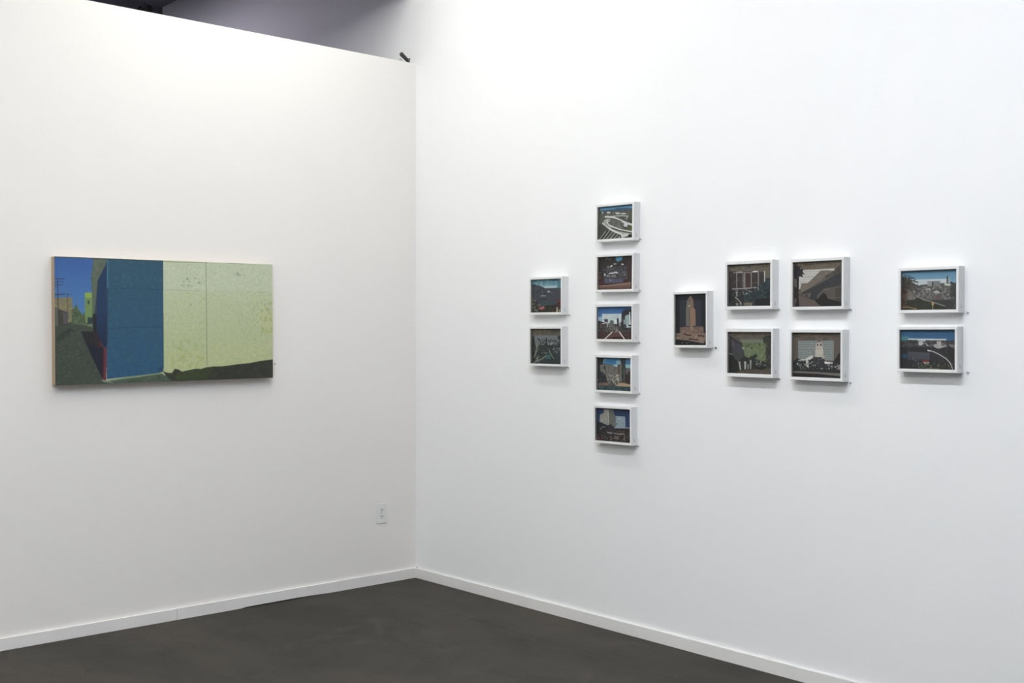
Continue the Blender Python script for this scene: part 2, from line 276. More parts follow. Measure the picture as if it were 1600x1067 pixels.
# strokes of each picture: base, gradient, patch, line, specks; coordinates in thousandths of the picture
ART = {
 'M': [
  ["b","b3bd94"],
  ["p","454c43",[-5,-7,175,-9,283,-11,282,874,-6,863]],
  ["g","3b5f9e","4f7fb2",[-2,6,161,5,153,159,155,278,123,279,123,445,111,471,-2,473]],
  ["p","7c775c",[-2,321,70,315,74,406,80,511,-2,512]],
  ["s","8f8563,6b6a54,75735e",60,11.5,[-2,321,70,315,74,406,80,511,-2,512]],
  ["p","5a5f58",[-2,395,16,401,18,558,-2,558]],
  ["p","43413f",[16,408,52,433,54,538,18,554]],
  ["p","545152",[30,427,56,441,52,518,35,528]],
  ["p","4e5d45",[69,416,80,400,87,367,97,406,111,448,123,435,130,537,97,531,69,531]],
  ["s","3f4f3b,64745a,57684c",60,10.7,[69,406,87,380,111,448,123,435,128,531,69,525]],
  ["p","6f8a58",[123,312,155,311,155,477,128,524,123,471]],
  ["p","87a550",[123,277,154,276,154,315,123,316]],
  ["p","3c5243",[134,339,142,335,143,368,136,368]],
  ["p","333f44",[135,471,155,471,155,520,134,521]],
  ["p","68725f",[128,527,155,520,155,550,135,541]],
  ["l","3a3638",2.7,[12,174,16,538]],
  ["l","3a3638",1.9,[0,174,41,172]],
  ["l","3a3638",1.5,[0,204,35,197]],
  ["l","3a3638",1.9,[0,226,34,219]],
  ["l","322e30",3.1,[0,296,40,291]],
  ["l","4a4644",1.9,[53,286,53,433]],
  ["l","4a4644",1.5,[39,293,70,292]],
  ["l","5d6d77",1.2,[80,367,87,393]],
  ["p","5b665a",[161,7,222,6,222,67,176,184,172,311,158,484,154,311,150,159,157,72]],
  ["s","4b564c,66705f",26,11.5,[161,7,210,8,176,177,171,311,160,404,153,205]],
  ["p","233a5a",[219,6,220,664,167,663,171,337,180,170,212,55]],
  ["g","223858","1d2c45",[215,444,216,726,206,709,188,668,170,618,171,445]],
  ["p","434b43",[-2,539,76,532,125,539,148,578,107,582,193,952,200,980,231,981,508,1010,0,1014,-3,1014]],
  ["p","363d38",[1,643,18,605,69,546,83,578,45,618,14,676]],
  ["s","4b554a,3d453e,505a4c,394139",170,10.7,[1,552,111,552,191,966,173,998,0,1001]],
  ["p","272a2c",[106,582,158,582,155,445,171,445,174,618,201,712,200,973,193,952,153,791,118,638]],
  ["p","232634",[128,671,199,725,198,963,191,939,153,784]],
  ["p","36292f",[158,582,174,598,195,712,174,711,163,665]],
  ["p","6e2f3b",[202,715,214,707,211,970,198,969]],
  ["p","5a2a33",[186,652,192,672,194,712,185,702]],
  ["g","325468","2f5779",[217,2,464,3,463,896,444,926,213,963]],
  ["s","335c74,2f5269,34606f,2e536e,315a6e",420,15.7,[218,7,463,7,462,888,442,919,215,953]],
  ["l","28485c",2.1,[218,247,338,231,463,247]],
  ["l","254456",2.1,[217,561,297,549,462,547]],
  ["l","2b4d62",2.1,[297,328,352,313,422,330]],
  ["l","2b4d62",2.1,[236,636,276,633,352,560]],
  ["l","263f55",2.9,[464,3,463,888]],
  ["l","2a3d50",5.7,[217,256,216,679]],
  ["l","4f81a0",2.9,[221,13,220,231]],
  ["l","3c5a56",2.1,[1,10,157,9]],
  ["l","3b4440",2.9,[157,11,464,5]],
  ["p","4b594d",[202,983,216,980,457,933,515,997,515,1018,202,1020]],
  ["s","3d4f40,55614f",30,19.2,[245,982,450,941,492,988,245,1002]],
  ["l","71876f",5.0,[194,974,216,978,333,949,454,928]],
  ["l","8a9a86",3.1,[195,976,245,997]],
  ["p","2b4a68",[438,923,442,882,463,869,463,918]],
  ["g","bec7ab","b2bc90",[466,5,1003,-5,1003,245,1005,866,465,916]],
  ["p","bdc6ac",[467,8,1003,-4,1003,241,799,236,631,243,467,242]],
  ["s","c4cdb5,b3bda0,c0caac,b7c1a4,cad2bc",380,11.5,[467,15,1003,4,1003,234,467,237]],
  ["s","8f9a86,99a38e",16,11.5,[560,141,623,130,655,178,595,217,536,213]],
  ["s","97a18c",10,11.5,[799,47,863,43,854,124,803,134]],
  ["s","8e9880",4,8.4,[587,351,603,350,603,372,587,372]],
  ["s","adb789,b7c295,b2bb88,bcc59c",700,11.5,[467,258,1003,256,1003,821,466,902]],
  ["s","aab48e,b4bc9c",160,11.5,[799,315,1003,308,1003,754,820,750]],
  ["p","bac092",[940,428,944,605,1003,605,1003,427]],
  ["s","a7b07e",30,23.0,[935,310,1003,308,1003,605,935,605]],
  ["l","9aa382",1.2,[468,242,575,246,639,244]],
  ["l","8a9472",1.5,[871,246,892,246]],
  ["l","8a9472",1.5,[927,246,957,248]],
  ["l","8a8a66",2.3,[467,8,525,12,672,4]],
  ["l","7f8468",1.9,[778,4,1003,-2]],
  ["l","77806a",2.3,[666,3,667,320,668,890]],
  ["s","bdbf86,c0c389,bac08b",90,13.0,[468,730,663,755,663,898,468,918]],
  ["s","c2c592,bec089,bcc290",140,13.0,[671,720,992,651,1001,830,671,877]],
  ["s","aab47e",40,23.0,[497,647,663,649,663,898,497,898]],
  ["l","8f9876",1.9,[466,439,466,911]],
  ["p","363a30",[458,910,477,925,502,930,516,895,535,903,547,920,583,909,615,899,639,903,663,891,703,884,736,886,778,879,820,871,883,863,926,850,1002,836,1001,1004,508,1005,477,956]],
  ["p","3b452e",[532,928,607,906,695,896,671,991,520,997]],
  ["s","42492f,333b2c",50,15.4,[520,927,695,899,671,991,520,997]],
  ["s","31352d,3b3f34",70,23.0,[675,898,1001,845,1001,993,675,991]],
  ["l","c0c69c",1.2,[551,916,615,894,663,885,736,881,778,875]],
 ],
 'A1': [
  ["b","3a3f49"],
  ["g","4d8ba0","6b9aa4",[-77,-11,976,-11,977,281,442,280,314,201,184,181,70,141,-52,151]],
  ["s","8aa9ad,3f7ea0,9db3b5,5f95a5",60,78.4,[-61,4,945,16,946,265,442,263,70,134]],
  ["p","356a94",[584,1,852,-2,867,80,664,86]],
  ["p","6b3038",[852,-16,976,-18,976,17,867,16]],
  ["p","93b2b9",[314,208,805,203,821,275,442,280]],
  ["p","417f86",[828,75,976,81,977,295,845,262]],
  ["p","3d424c",[-52,151,70,141,184,189,298,203,394,279,946,279,947,735,-51,716]],
  ["s","54585d,2f343a,4b4e52",70,54.9,[-41,166,265,213,474,336,443,581,-40,599]],
  ["p","b5b6c0",[506,359,585,361,589,394,514,395]],
  ["s","5d636d",8,47.0,[506,337,696,386,696,415,506,409]],
  ["p","8b8d92",[266,507,314,479,467,488,451,512]],
  ["l","2c3036",15.7,[153,632,507,590]],
  ["p","34494e",[234,678,697,673,729,796,283,795]],
  ["p","2b2b26",[-51,540,72,601,218,721,299,795,947,757,979,1007,-50,1002]],
  ["s","77746c,5a5a52,8d8a80,1f201d",110,43.9,[-40,569,121,617,315,781,187,983,-38,980]],
  ["s","3b352c,1f1d1a,574a3c",60,47.0,[348,811,916,792,932,978,348,977]],
  ["p","b0585e",[235,845,380,797,436,841,332,915]],
  ["p","55292d",[822,619,978,579,979,935,854,805]],
  ["s","7a2f33,2a1c1e",14,54.9,[822,619,947,593,948,921,854,791]],
  ["p","b8a896",[807,826,846,848,842,984,800,983]],
  ["p","8f7f70",[878,891,917,892,917,977,886,977]],
 ],
 'A2': [
  ["b","2a3031"],
  ["p","5d564c",[-74,-20,981,-18,982,210,-74,222]],
  ["p","68613f",[249,58,490,43,455,178,249,182]],
  ["s","6a6258,524b43",40,69.9,[-52,12,929,12,930,179,-52,199]],
  ["l","3a342e",10.5,[632,81,877,81]],
  ["l","4a443c",7.0,[526,173,632,173]],
  ["p","6a7074",[95,194,843,195,886,453,95,463]],
  ["s","24292b,8b9092,565c60,1f2325",150,45.5,[186,275,912,316,913,468,149,478]],
  ["p","22262a",[464,274,508,273,509,488,464,489]],
  ["s","23251f,3c3f36,191b19,4a4c42",120,55.9,[-51,215,113,245,150,990,-42,995]],
  ["p","293535",[149,478,965,483,965,1013,95,1007]],
  ["s","313d3d,232b2c,384140",80,62.9,[276,491,947,483,948,984,150,990]],
  ["l","737a60",45.5,[177,431,177,555,122,742]],
  ["s","8d907e,5c604f",30,42.0,[149,431,276,430,240,616,95,743]],
  ["p","2f6263",[473,735,615,732,642,842,456,846]],
  ["l","929a90",14.0,[562,580,615,686,721,837]],
  ["l","7c7f6d",24.5,[464,766,330,862,186,919]],
  ["s","a0a294,7d8074",26,38.5,[77,759,276,755,277,987,77,976]],
  ["s","a5aaa5,8a8f8b",14,38.5,[330,668,562,672,562,695,330,699]],
  ["s","939a98,5f6665",26,42.0,[633,456,930,544,843,697,703,654]],
  ["l","161818",17.5,[-42,1014,965,1010]],
 ],
 'B1': [
  ["b","474a43"],
  ["g","3d83b6","63a3c6",[-66,-17,976,-20,978,148,444,120,208,128,-47,104]],
  ["p","2e567d",[36,115,282,101,444,109,532,85,792,104,977,128,978,194,649,178,209,163,44,144]],
  ["p","4b4f49",[-50,116,208,141,978,164,982,600,-45,563]],
  ["s","5a5e57,393c38,6a6d66",110,49.0,[59,145,950,184,952,399,60,287]],
  ["p","c8cbc7",[238,162,339,180,339,222,239,205]],
  ["p","c8cbc7",[477,216,603,220,603,262,490,259]],
  ["p","c8cbc7",[635,246,768,251,768,287,638,278]],
  ["p","c8cbc7",[97,154,137,169,137,200,97,181]],
  ["s","b0b3af,9a9c98",22,28.8,[89,164,850,220,851,313,90,243]],
  ["p","4e5a38",[872,207,978,217,980,340,880,331]],
  ["p","4b5241",[823,326,980,340,982,585,853,482]],
  ["p","4f463e",[-66,-17,40,-1,45,231,-48,262]],
  ["s","383b36,585b54",40,43.2,[-38,247,195,268,63,508,-28,501]],
  ["p","3a3d38",[852,436,981,493,982,585,882,546]],
  ["l","a8aca6",20.2,[402,311,621,315,830,345,781,430]],
  ["p","5c5f5a",[271,432,315,389,447,392,710,539,711,686,567,682,361,580]],
  ["s","6f726c,484b46",50,31.7,[285,402,652,527,566,659,360,549]],
  ["l","9a9e96",86.5,[293,418,189,456,213,584,465,737,985,899]],
  ["l","cfd2ca",31.7,[127,498,183,589,288,665,480,780,655,860]],
  ["l","cdd0c8",23.1,[248,430,249,493,316,569,449,642,654,731,984,818]],
  ["l","4a4d49",28.8,[391,661,567,744,985,861]],
  ["l","c4c7bf",43.2,[203,311,358,333,447,357,564,418,681,486,796,547,982,623]],
  ["l","30332f",14.4,[210,348,447,392,652,488]],
  ["p","c0c2c8",[724,517,832,550,815,651,725,644]],
  ["s","8b8e88,2f322e",20,34.6,[565,519,710,562,697,685,581,676]],
  ["p","4f5a36",[755,690,982,616,984,784,813,748]],
  ["p","40433d",[-45,578,130,530,333,718,656,914,642,990,-41,990]],
  ["p","c0c4bc",[641,874,856,844,836,927,656,973]],
  ["p","222623",[850,882,985,876,986,1014,657,991,829,942]],
  ["l","888b83",11.5,[-28,477,202,277]],
  ["l","7c7f77",11.5,[-27,532,211,379]],
  ["l","a3a79c",13.0,[15,994,214,741]],
  ["l","b3b7ac",13.0,[127,994,318,733]],
  ["l","a3a79c",13.0,[217,992,407,771]],
  ["l","b3b7ac",13.0,[320,991,480,808]],
  ["l","a3a79c",13.0,[438,992,554,860]],
  ["l","b3b7ac",13.0,[555,984,612,911]],
  ["l","1f221f",13.0,[67,994,266,745]],
  ["l","1f221f",13.0,[172,992,362,768]],
 ],
 'B2': [
  ["b","302c2d"],
  ["s","37322f,2a2728,3b3130",60,87.6,[-14,23,915,27,922,789,-8,760]],
  ["p","432c2b",[-33,446,66,544,143,749,835,725,837,175,945,181,950,820,-29,901]],
  ["s","5a3230,38292a",50,58.4,[-10,478,127,640,129,796,-7,823]],
  ["p","44444c",[140,359,824,297,827,694,158,766]],
  ["s","3b3b42,4d4d56,2d2d33",70,73.0,[155,360,817,312,820,694,158,750]],
  ["p","4c4e68",[195,658,712,690,705,782,196,795]],
  ["g","926c5a","4a3430",[-22,878,294,863,993,791,995,1004,-21,995]],
  ["l","a88670",11.7,[-7,873,294,858,950,790]],
  ["p","3f90b8",[486,4,687,-1,679,98,641,143,569,162,517,144,492,89]],
  ["s","4ba0c8,3277a0",14,38.0,[501,20,669,14,627,126,539,130]],
  ["l","c8b8a8",8.8,[558,161,558,185]],
  ["p","d3d3d3",[334,287,407,262,400,305,349,325]],
  ["p","b5b5b5",[437,220,518,221,518,252,444,249]],
  ["p","b5b5b5",[259,305,311,297,307,326,268,334]],
  ["p","b8b8b8",[642,258,674,221,727,254,715,277,657,277]],
  ["l","d0d0cc",23.4,[328,507,498,486,564,504]],
  ["p","d0d0d0",[490,451,512,452,520,491,483,490]],
  ["s","d5d5d5,8a8a8a,3a3a3c",60,26.3,[171,501,818,465,819,587,514,622,187,595]],
  ["s","bcbcbc",8,26.3,[307,692,426,696,426,727,308,724]],
  ["p","c0c0c0",[164,501,209,518,217,568,175,566]],
  ["l","8d8d86",11.7,[220,98,257,25]],
  ["l","7d7d76",11.7,[295,105,354,58]],
  ["s","1f1d1f,5b5655",40,32.1,[437,233,744,278,658,427,453,434]],
  ["s","8a6a64,5a4644",26,32.1,[-11,415,65,450,67,669,-1,635]],
  ["l","141112",20.4,[922,12,930,987]],
 ],
 'B3': [
  ["b","423b3b"],
  ["g","2c5ea4","437ab4",[-62,-12,1001,-2,1001,242,127,233,128,455,-7,406,-24,24]],
  ["p","8bb0d0",[-8,311,131,312,131,458,0,415]],
  ["p","b6c6cc",[127,225,679,226,680,457,586,535,469,535,188,471,128,463]],
  ["s","c4d2d6,a3b5bd",50,43.4,[135,241,665,246,658,410,135,407]],
  ["p","3b3c42",[188,376,292,385,292,475,195,463]],
  ["p","3b3436",[-30,390,83,467,151,474,188,661,-29,741]],
  ["s","4a4041,2f2a2c,6a6263",60,40.5,[-7,470,143,503,381,724,-6,741]],
  ["p","44403f",[151,503,673,535,960,598,961,814,152,788]],
  ["p","5d635c",[348,443,395,409,447,425,477,661,352,677]],
  ["p","303137",[542,366,593,350,604,606,550,606]],
  ["p","d8e0e4",[480,417,527,394,545,433,545,523,513,532]],
  ["p","8b9498",[607,473,651,473,644,598,612,598]],
  ["p","302f38",[672,254,689,169,758,107,858,89,1001,80,1003,690,673,707]],
  ["p","35343c",[701,348,773,287,888,241,902,195,959,196,960,660,702,660]],
  ["p","8fa9ac",[770,310,816,264,899,249,900,598,817,616,788,535]],
  ["p","d0d6d8",[887,179,910,179,935,626,810,632,803,605,892,598]],
  ["p","a0a8aa",[730,395,766,395,771,535,738,543]],
  ["p","1e1e24",[874,551,939,551,939,598,874,598]],
  ["l","b5b3b5",20.2,[136,522,225,490,270,519,278,614]],
  ["l","a09ea0",17.3,[233,495,314,519,337,606]],
  ["s","8d8a88,3d4a38,2a2a28",80,31.8,[173,598,673,598,731,754,174,756]],
  ["l","57505a",11.6,[760,621,946,660]],
  ["p","452f2e",[-29,776,411,768,961,768,1004,992,-28,989]],
  ["s","55403c,382624",50,63.6,[-6,789,946,783,947,969,-6,965]],
  ["p","5f3c3b",[426,802,659,801,732,909,293,922]],
  ["p","3a1d1e",[426,905,732,902,732,972,412,976]],
  ["l","dacfc8",21.7,[414,774,190,994]],
  ["l","8a7f7a",11.6,[674,769,470,767]],
  ["l","e0d6d0",24.6,[619,773,768,990]],
  ["s","b8b5b0",10,28.9,[469,661,586,660,587,770,470,771]],
 ],
 'B4': [
  ["b","4c4a48"],
  ["g","2b6899","3378aa",[157,31,679,23,679,205,569,224,458,228,172,206]],
  ["s","7fb5c8,2a6090",14,38.4,[172,50,247,47,248,188,172,191]],
  ["p","79a8b4",[532,102,664,98,665,190,562,240]],
  ["p","93c0c8",[458,220,579,221,569,294,476,293]],
  ["p","3475a8",[796,86,985,19,985,210,804,217]],
  ["p","80b4b6",[796,209,985,198,985,325,811,301]],
  ["p","2e2e30",[-57,5,195,33,149,207,81,257,97,397,-17,686,-48,529]],
  ["p","6b6963",[81,241,458,228,547,287,694,282,695,683,279,688,97,523]],
  ["s","757370,5d5b56,55534e",60,65.0,[96,256,680,298,680,653,279,672]],
  ["p","3a3b3d",[172,285,248,274,248,392,188,363]],
  ["p","5d5146",[576,255,679,252,680,560,577,534]],
  ["p","2d3034",[-23,434,97,429,248,525,286,734,-22,789]],
  ["s","24272a,3c4044",40,50.2,[-18,449,248,517,279,734,-17,765]],
  ["p","33363a",[657,28,818,32,804,186,805,693,680,730,672,190]],
  ["s","45484a,2b2d30,5d6a68",40,41.4,[679,66,796,63,790,648,688,653]],
  ["l","8b897c",14.8,[676,144,680,715]],
  ["l","6f7270",11.8,[768,341,771,664]],
  ["p","37292a",[804,493,985,486,986,807,805,801]],
  ["p","5f5d5a",[811,324,985,318,985,455,928,481,826,462]],
  ["p","222020",[884,429,920,404,942,472,877,475]],
  ["s","b0aea4,c5c2b6,8a867a,2f2d2b",110,26.6,[248,532,651,500,636,748,607,811,339,825]],
  ["p","c9c6bc",[547,535,577,495,595,518,565,581]],
  ["p","c9c6bc",[547,628,607,641,629,674,577,670]],
  ["l","a3a090",20.7,[429,649,548,822]],
  ["p","7f5550",[-17,788,339,771,339,833,-17,851]],
  ["s","95615a,5a4442",20,35.5,[-10,788,339,771,339,825,-10,843]],
  ["p","b09070",[607,752,783,753,986,792,986,845,548,848]],
  ["p","2d494e",[-32,876,518,855,986,845,987,1036,-32,1018]],
  ["s","365a5c,223238,48706e,1f2d38",80,50.2,[-17,883,943,855,943,993,-17,986]],
  ["l","4b6a66",14.8,[-2,909,181,904]],
  ["p","e8e8e8",[-17,686,13,676,33,702,6,724]],
  ["l","161a1e",20.7,[-32,947,98,979]],
 ],
 'B5': [
  ["b","2b2829"],
  ["g","20305a","25416a",[-66,-7,1006,-11,1004,566,-54,650]],
  ["p","8f8d86",[223,38,369,44,381,492,322,512,98,428,111,216,222,165]],
  ["p","62645f",[361,37,498,44,515,189,562,232,560,578,484,546,374,492]],
  ["s","a3a19a,7d7b74",30,49.5,[129,215,353,200,352,479,129,402]],
  ["s","55574f,707268",20,43.7,[383,59,486,68,550,510,396,475]],
  ["l","b0ada4",11.6,[339,61,364,493]],
  ["p","8094a4",[559,229,817,230,830,541,557,563]],
  ["s","93a7b5,6d8290,a3b5c0",60,34.9,[566,247,812,238,818,527,565,547]],
  ["p","2a3040",[572,439,599,437,599,475,572,477]],
  ["l","b8bcc0",13.1,[513,574,1004,547]],
  ["p","25282c",[-37,406,113,434,307,529,321,682,-39,712]],
  ["p","2b2626",[-39,681,336,619,1004,558,1002,1021,-40,1025]],
  ["p","2d2f38",[352,510,426,473,521,574,512,790,321,775,247,564]],
  ["s","1c1c1e,35353a,222024",60,52.4,[-22,460,513,543,482,916,-9,866]],
  ["s","9a8a80,6a5d56,423838,1d1a1b",150,32.0,[-16,741,940,632,938,966,-17,976]],
  ["l","a39a94",17.5,[321,721,424,748,447,734]],
  ["l","a39a94",16.0,[513,728,600,752,745,739,803,750]],
  ["l","7d8a94",11.6,[105,661,173,586,255,564]],
  ["p","6b5a50",[468,879,629,811,643,901,570,923]],
  ["l","9a8e80",11.6,[810,795,788,904]],
  ["s","a03028",6,26.2,[6,896,276,872,276,934,6,943]],
 ],
 'C': [
  ["b","1f222a"],
  ["p","2b2f3b",[139,124,792,136,802,660,137,656]],
  ["l","3b3f4b",9.0,[115,272,335,276]],
  ["l","2f2a28",9.0,[680,36,860,40]],
  ["p","7d6450",[470,39,509,60,561,125,570,265,622,315,637,617,334,622,335,304,364,135,417,87]],
  ["p","626462",[371,135,463,126,439,235,454,602,346,618,347,304]],
  ["p","8b6a52",[451,278,576,279,622,322,628,603,468,616]],
  ["p","5b4436",[440,108,479,109,469,144,428,143]],
  ["p","b09a84",[393,227,462,221,462,250,393,248]],
  ["l","4d3a30",13.6,[439,291,445,601]],
  ["p","6f584c",[144,645,334,636,863,635,885,760,947,761,143,777]],
  ["p","866c5e",[461,602,553,602,563,743,461,742]],
  ["s","8f7464,6b5346",40,67.9,[160,656,858,660,880,751,160,758]],
  ["p","80685a",[12,758,947,761,947,869,868,955,403,900,7,876]],
  ["s","967c6a,6d564a",50,63.3,[31,769,903,772,857,932,426,883,31,869]],
  ["l","2b2322",27.1,[264,773,380,796,483,799]],
  ["l","2b2322",27.1,[700,806,902,816]],
  ["l","3d2f2c",31.7,[426,872,699,886]],
  ["l","2b2423",18.1,[19,809,136,810]],
  ["p","1b1d1f",[-28,869,148,883,380,900,608,936,991,977,991,1022,-28,1019]],
  ["s","d0c8a8",6,27.1,[101,926,608,939,608,970,101,969]],
 ],
 'D1': [
  ["b","2b3034"],
  ["p","655c50",[-63,-17,995,-22,997,367,841,346,811,212,17,176,-6,251,-43,341]],
  ["s","6e6558,5c5348",40,63.5,[-44,6,953,13,954,174,-29,144]],
  ["l","2b2826",14.4,[129,57,162,88]],
  ["l","2b2826",14.4,[463,62,500,97]],
  ["l","3a3632",11.5,[782,93,825,95]],
  ["l","3a3632",11.5,[868,94,904,99]],
  ["p","55514c",[-43,234,17,222,34,602,-34,615]],
  ["p","3b3234",[24,161,704,192,705,622,26,602]],
  ["s","4a3c3d,2d282b,504846",90,43.3,[40,193,689,221,691,563,41,557]],
  ["p","42302f",[390,223,522,229,523,542,399,538]],
  ["p","55504b",[324,220,375,222,377,567,332,566]],
  ["s","8a867e",16,26.0,[324,220,375,222,377,567,332,566]],
  ["l","8f8c86",15.9,[197,187,202,592]],
  ["l","9a978f",15.9,[384,208,389,568]],
  ["l","8a867f",15.9,[530,214,534,572]],
  ["l","96928a",15.9,[689,199,694,637]],
  ["l","d8d5d0",20.2,[205,197,316,193]],
  ["l","e5e2dd",20.2,[573,197,665,194]],
  ["l","7d7773",17.3,[122,199,551,212]],
  ["l","8f8d8b",20.2,[101,577,347,574,698,560]],
  ["p","3a3536",[708,207,814,205,815,449,709,489]],
  ["l","c5c2ba",20.2,[828,198,832,457]],
  ["p","2a3a3e",[333,656,698,622,726,490,841,450,848,354,926,350,997,367,1000,1028,349,1017]],
  ["s","31434a,23292d,35494a,1f2428",110,63.5,[348,656,954,380,957,983,349,957]],
  ["p","2a2c2e",[-34,615,169,621,348,686,378,897,170,999,-33,995]],
  ["s","222428,3c4040",40,57.7,[-19,646,318,686,319,956,-10,965]],
  ["p","202023",[612,828,999,793,999,1013,613,1006]],
  ["l","a39c90",17.3,[167,772,229,826,297,903]],
  ["s","c0bdb8,8a8a88",26,26.0,[169,606,236,608,222,758,184,757]],
  ["s","b5b3b0,707070",26,26.0,[325,603,553,588,539,692,333,731]],
  ["p","6a6252",[363,905,561,894,547,990,378,987]],
  ["s","8a8068,5a5448",18,40.4,[170,908,554,901,540,990,185,984]],
  ["p","7d7868",[178,908,230,902,237,955,185,961]],
 ],
 'D2': [
  ["b","33322f"],
  ["p","5f544c",[-68,-12,1004,-17,1005,166,770,184,258,190,34,72,12,514,-50,516]],
  ["s","6a5f58,564a40,5d5a44",50,65.5,[-37,16,931,11,770,169,258,174]],
  ["l","463e36",8.9,[111,96,250,75]],
  ["p","3a3638",[26,80,135,119,312,261,354,538,106,544,20,418]],
  ["s","2f2d30,55504e",30,41.7,[34,128,135,159,120,416,35,401]],
  ["p","3e3f4b",[128,264,312,325,336,539,90,497]],
  ["l","77706c",10.4,[34,83,181,175,320,269]],
  ["l","6a6666",14.9,[96,224,112,352]],
  ["p","64744e",[289,195,770,184,847,277,854,730,639,697,374,578,354,475,323,285]],
  ["p","6c7564",[250,190,770,184,773,255,396,260,320,269]],
  ["s","728358,5a6a46,687850",70,65.5,[365,268,815,278,831,652,397,553]],
  ["s","35402f,46523a",26,35.7,[381,252,785,262,786,341,396,379]],
  ["p","2f3830",[510,377,555,368,547,408,510,408]],
  ["p","8f9a94",[312,349,358,395,358,427,320,412]],
  ["p","2b312d",[481,599,578,549,623,509,660,571,608,627,519,661]],
  ["p","32332f",[770,161,851,105,1004,73,1009,1020,855,1026,847,308,785,247]],
  ["s","3f423a,2a2b2a,4a4f44",70,50.6,[785,137,953,120,957,960,862,964]],
  ["p","3d4042",[-27,523,28,490,336,539,383,728,184,750,90,561]],
  ["p","252525",[-34,580,90,561,230,733,246,1019,-32,1031]],
  ["p","2b2f2c",[336,602,578,628,876,713,876,838,231,892,245,669]],
  ["l","8a8a80",11.9,[-11,515,90,553]],
  ["p","a9a89e",[360,700,410,699,402,889,371,891]],
  ["p","9a9a90",[237,704,273,703,295,906,264,907,245,796]],
  ["p","8f8f86",[488,662,528,661,519,874,492,875]],
  ["p","8f8f86",[436,766,466,765,462,884,441,885]],
  ["s","9c9c92,6c6c64,242424",60,29.8,[579,675,853,652,839,824,639,815]],
  ["p","50473f",[223,933,520,890,669,877,847,863,1008,818,1009,1036,223,1020]],
  ["s","6b6156,46403a",30,53.6,[246,956,935,883,936,992,246,988]],
  ["p","262626",[632,823,788,802,847,816,788,885,669,880]],
 ],
 'E1': [
  ["b","5b544c"],
  ["p","675c4e",[-49,-11,1004,-11,921,185,163,175,-45,197]],
  ["s","726756,5c5246",50,58.8,[-32,5,939,28,901,155,177,156]],
  ["l","3c3734",12.0,[204,77,411,81]],
  ["p","b9b5af",[135,188,829,181,803,244,557,218,301,480,161,484,140,597,112,596,111,308]],
  ["l","8b8680",6.7,[163,229,531,231]],
  ["l","9a958f",6.7,[205,283,477,280]],
  ["l","6b6660",6.7,[191,344,410,338]],
  ["l","9a958f",6.7,[150,398,369,392]],
  ["l","8b8680",6.7,[136,449,315,446]],
  ["p","6e645a",[557,214,664,210,816,237,665,346,451,498,154,679,161,484,301,478]],
  ["s","776c60,63594f",30,45.5,[557,225,744,249,451,468,178,606]],
  ["l","3b3632",6.7,[153,484,301,475,557,218]],
  ["p","4c453f",[1004,18,920,121,803,237,638,331,638,396,558,371,611,402,1005,275]],
  ["s","5b5148,3f3a37",40,45.5,[664,332,953,86,953,230,691,391]],
  ["p","34373c",[1005,246,797,345,558,480,158,686,165,711,370,685,316,808,452,840,612,605,1006,532]],
  ["s","2e3136,3b3f45",30,58.8,[612,474,954,315,954,516,639,577]],
  ["p","544f48",[612,612,1006,532,1008,961,680,817,666,751,606,684,506,798,466,804]],
  ["p","454039",[831,612,1007,561,1008,918,852,900]],
  ["l","77716a",8.0,[626,634,732,609]],
  ["l","5f6466",10.7,[479,761,612,634]],
  ["l","6a655f",6.7,[693,803,969,795]],
  ["p","242324",[599,684,659,730,693,817,1008,918,1008,989,560,981,432,891,449,826,506,813]],
  ["p","5c504c",[124,744,248,784,432,855,560,988,125,988]],
  ["l","3a3432",12.0,[117,722,275,778,439,850]],
  ["p","2b2523",[254,718,291,719,278,773,261,762]],
  ["p","5c544c",[-38,361,74,366,76,1002,-35,1015]],
  ["p","6a6058",[-31,376,53,365,54,528,-16,540]],
  ["p","262220",[64,350,117,353,106,544,103,751,125,973,27,979,62,868,76,676]],
  ["p","28252a",[-18,139,24,67,66,67,96,104,156,89,135,147,204,187,184,223,239,287,174,274,202,341,122,323,88,374,-24,369]],
  ["s","28252a,1f1d22",26,45.5,[-11,125,163,133,191,311,-3,348]],
  ["p","7d7582",[135,125,160,133,152,162,135,159]],
  ["p","2c2928",[-16,525,75,573,75,795,-8,807]],
  ["s","3c3834",10,32.1,[-16,540,68,587,68,780,-8,778]],
 ],
 'E2': [
  ["b","5c534b"],
  ["s","6e5c50,4f4a42,66584c",60,73.8,[-25,16,961,10,961,184,-24,196]],
  ["l","2f2a28",10.7,[52,108,156,101]],
  ["p","7d8785",[115,194,828,182,830,609,117,589]],
  ["l","626b6a",6.7,[118,231,828,217]],
  ["l","626b6a",6.7,[118,280,828,267]],
  ["l","626b6a",6.7,[118,331,829,316]],
  ["l","5a6362",8.1,[119,395,829,368]],
  ["l","626b6a",6.7,[119,447,829,420]],
  ["l","626b6a",6.7,[119,492,829,470]],
  ["l","626b6a",6.7,[119,537,830,522]],
  ["l","626b6a",6.7,[120,574,830,570]],
  ["s","8b9592,707a78",60,34.9,[122,209,818,200,819,592,124,566]],
  ["p","b3aca0",[469,366,482,248,511,219,579,218,599,247,619,349,631,612,459,587]],
  ["s","bfb8ac,a09a8e",30,32.2,[478,366,613,364,620,583,473,572]],
  ["l","8a8478",6.7,[471,307,619,305]],
  ["l","8a8478",6.7,[472,359,619,356]],
  ["p","1d1a19",[498,251,525,255,525,299,501,299]],
  ["p","1d1a19",[559,250,589,254,590,294,561,298]],
  ["p","6a5f56",[495,226,505,197,538,181,572,196,579,221]],
  ["p","2b2d2f",[-22,675,89,582,269,607,391,545,580,540,661,626,826,628,885,532,1002,558,1004,876,-21,862]],
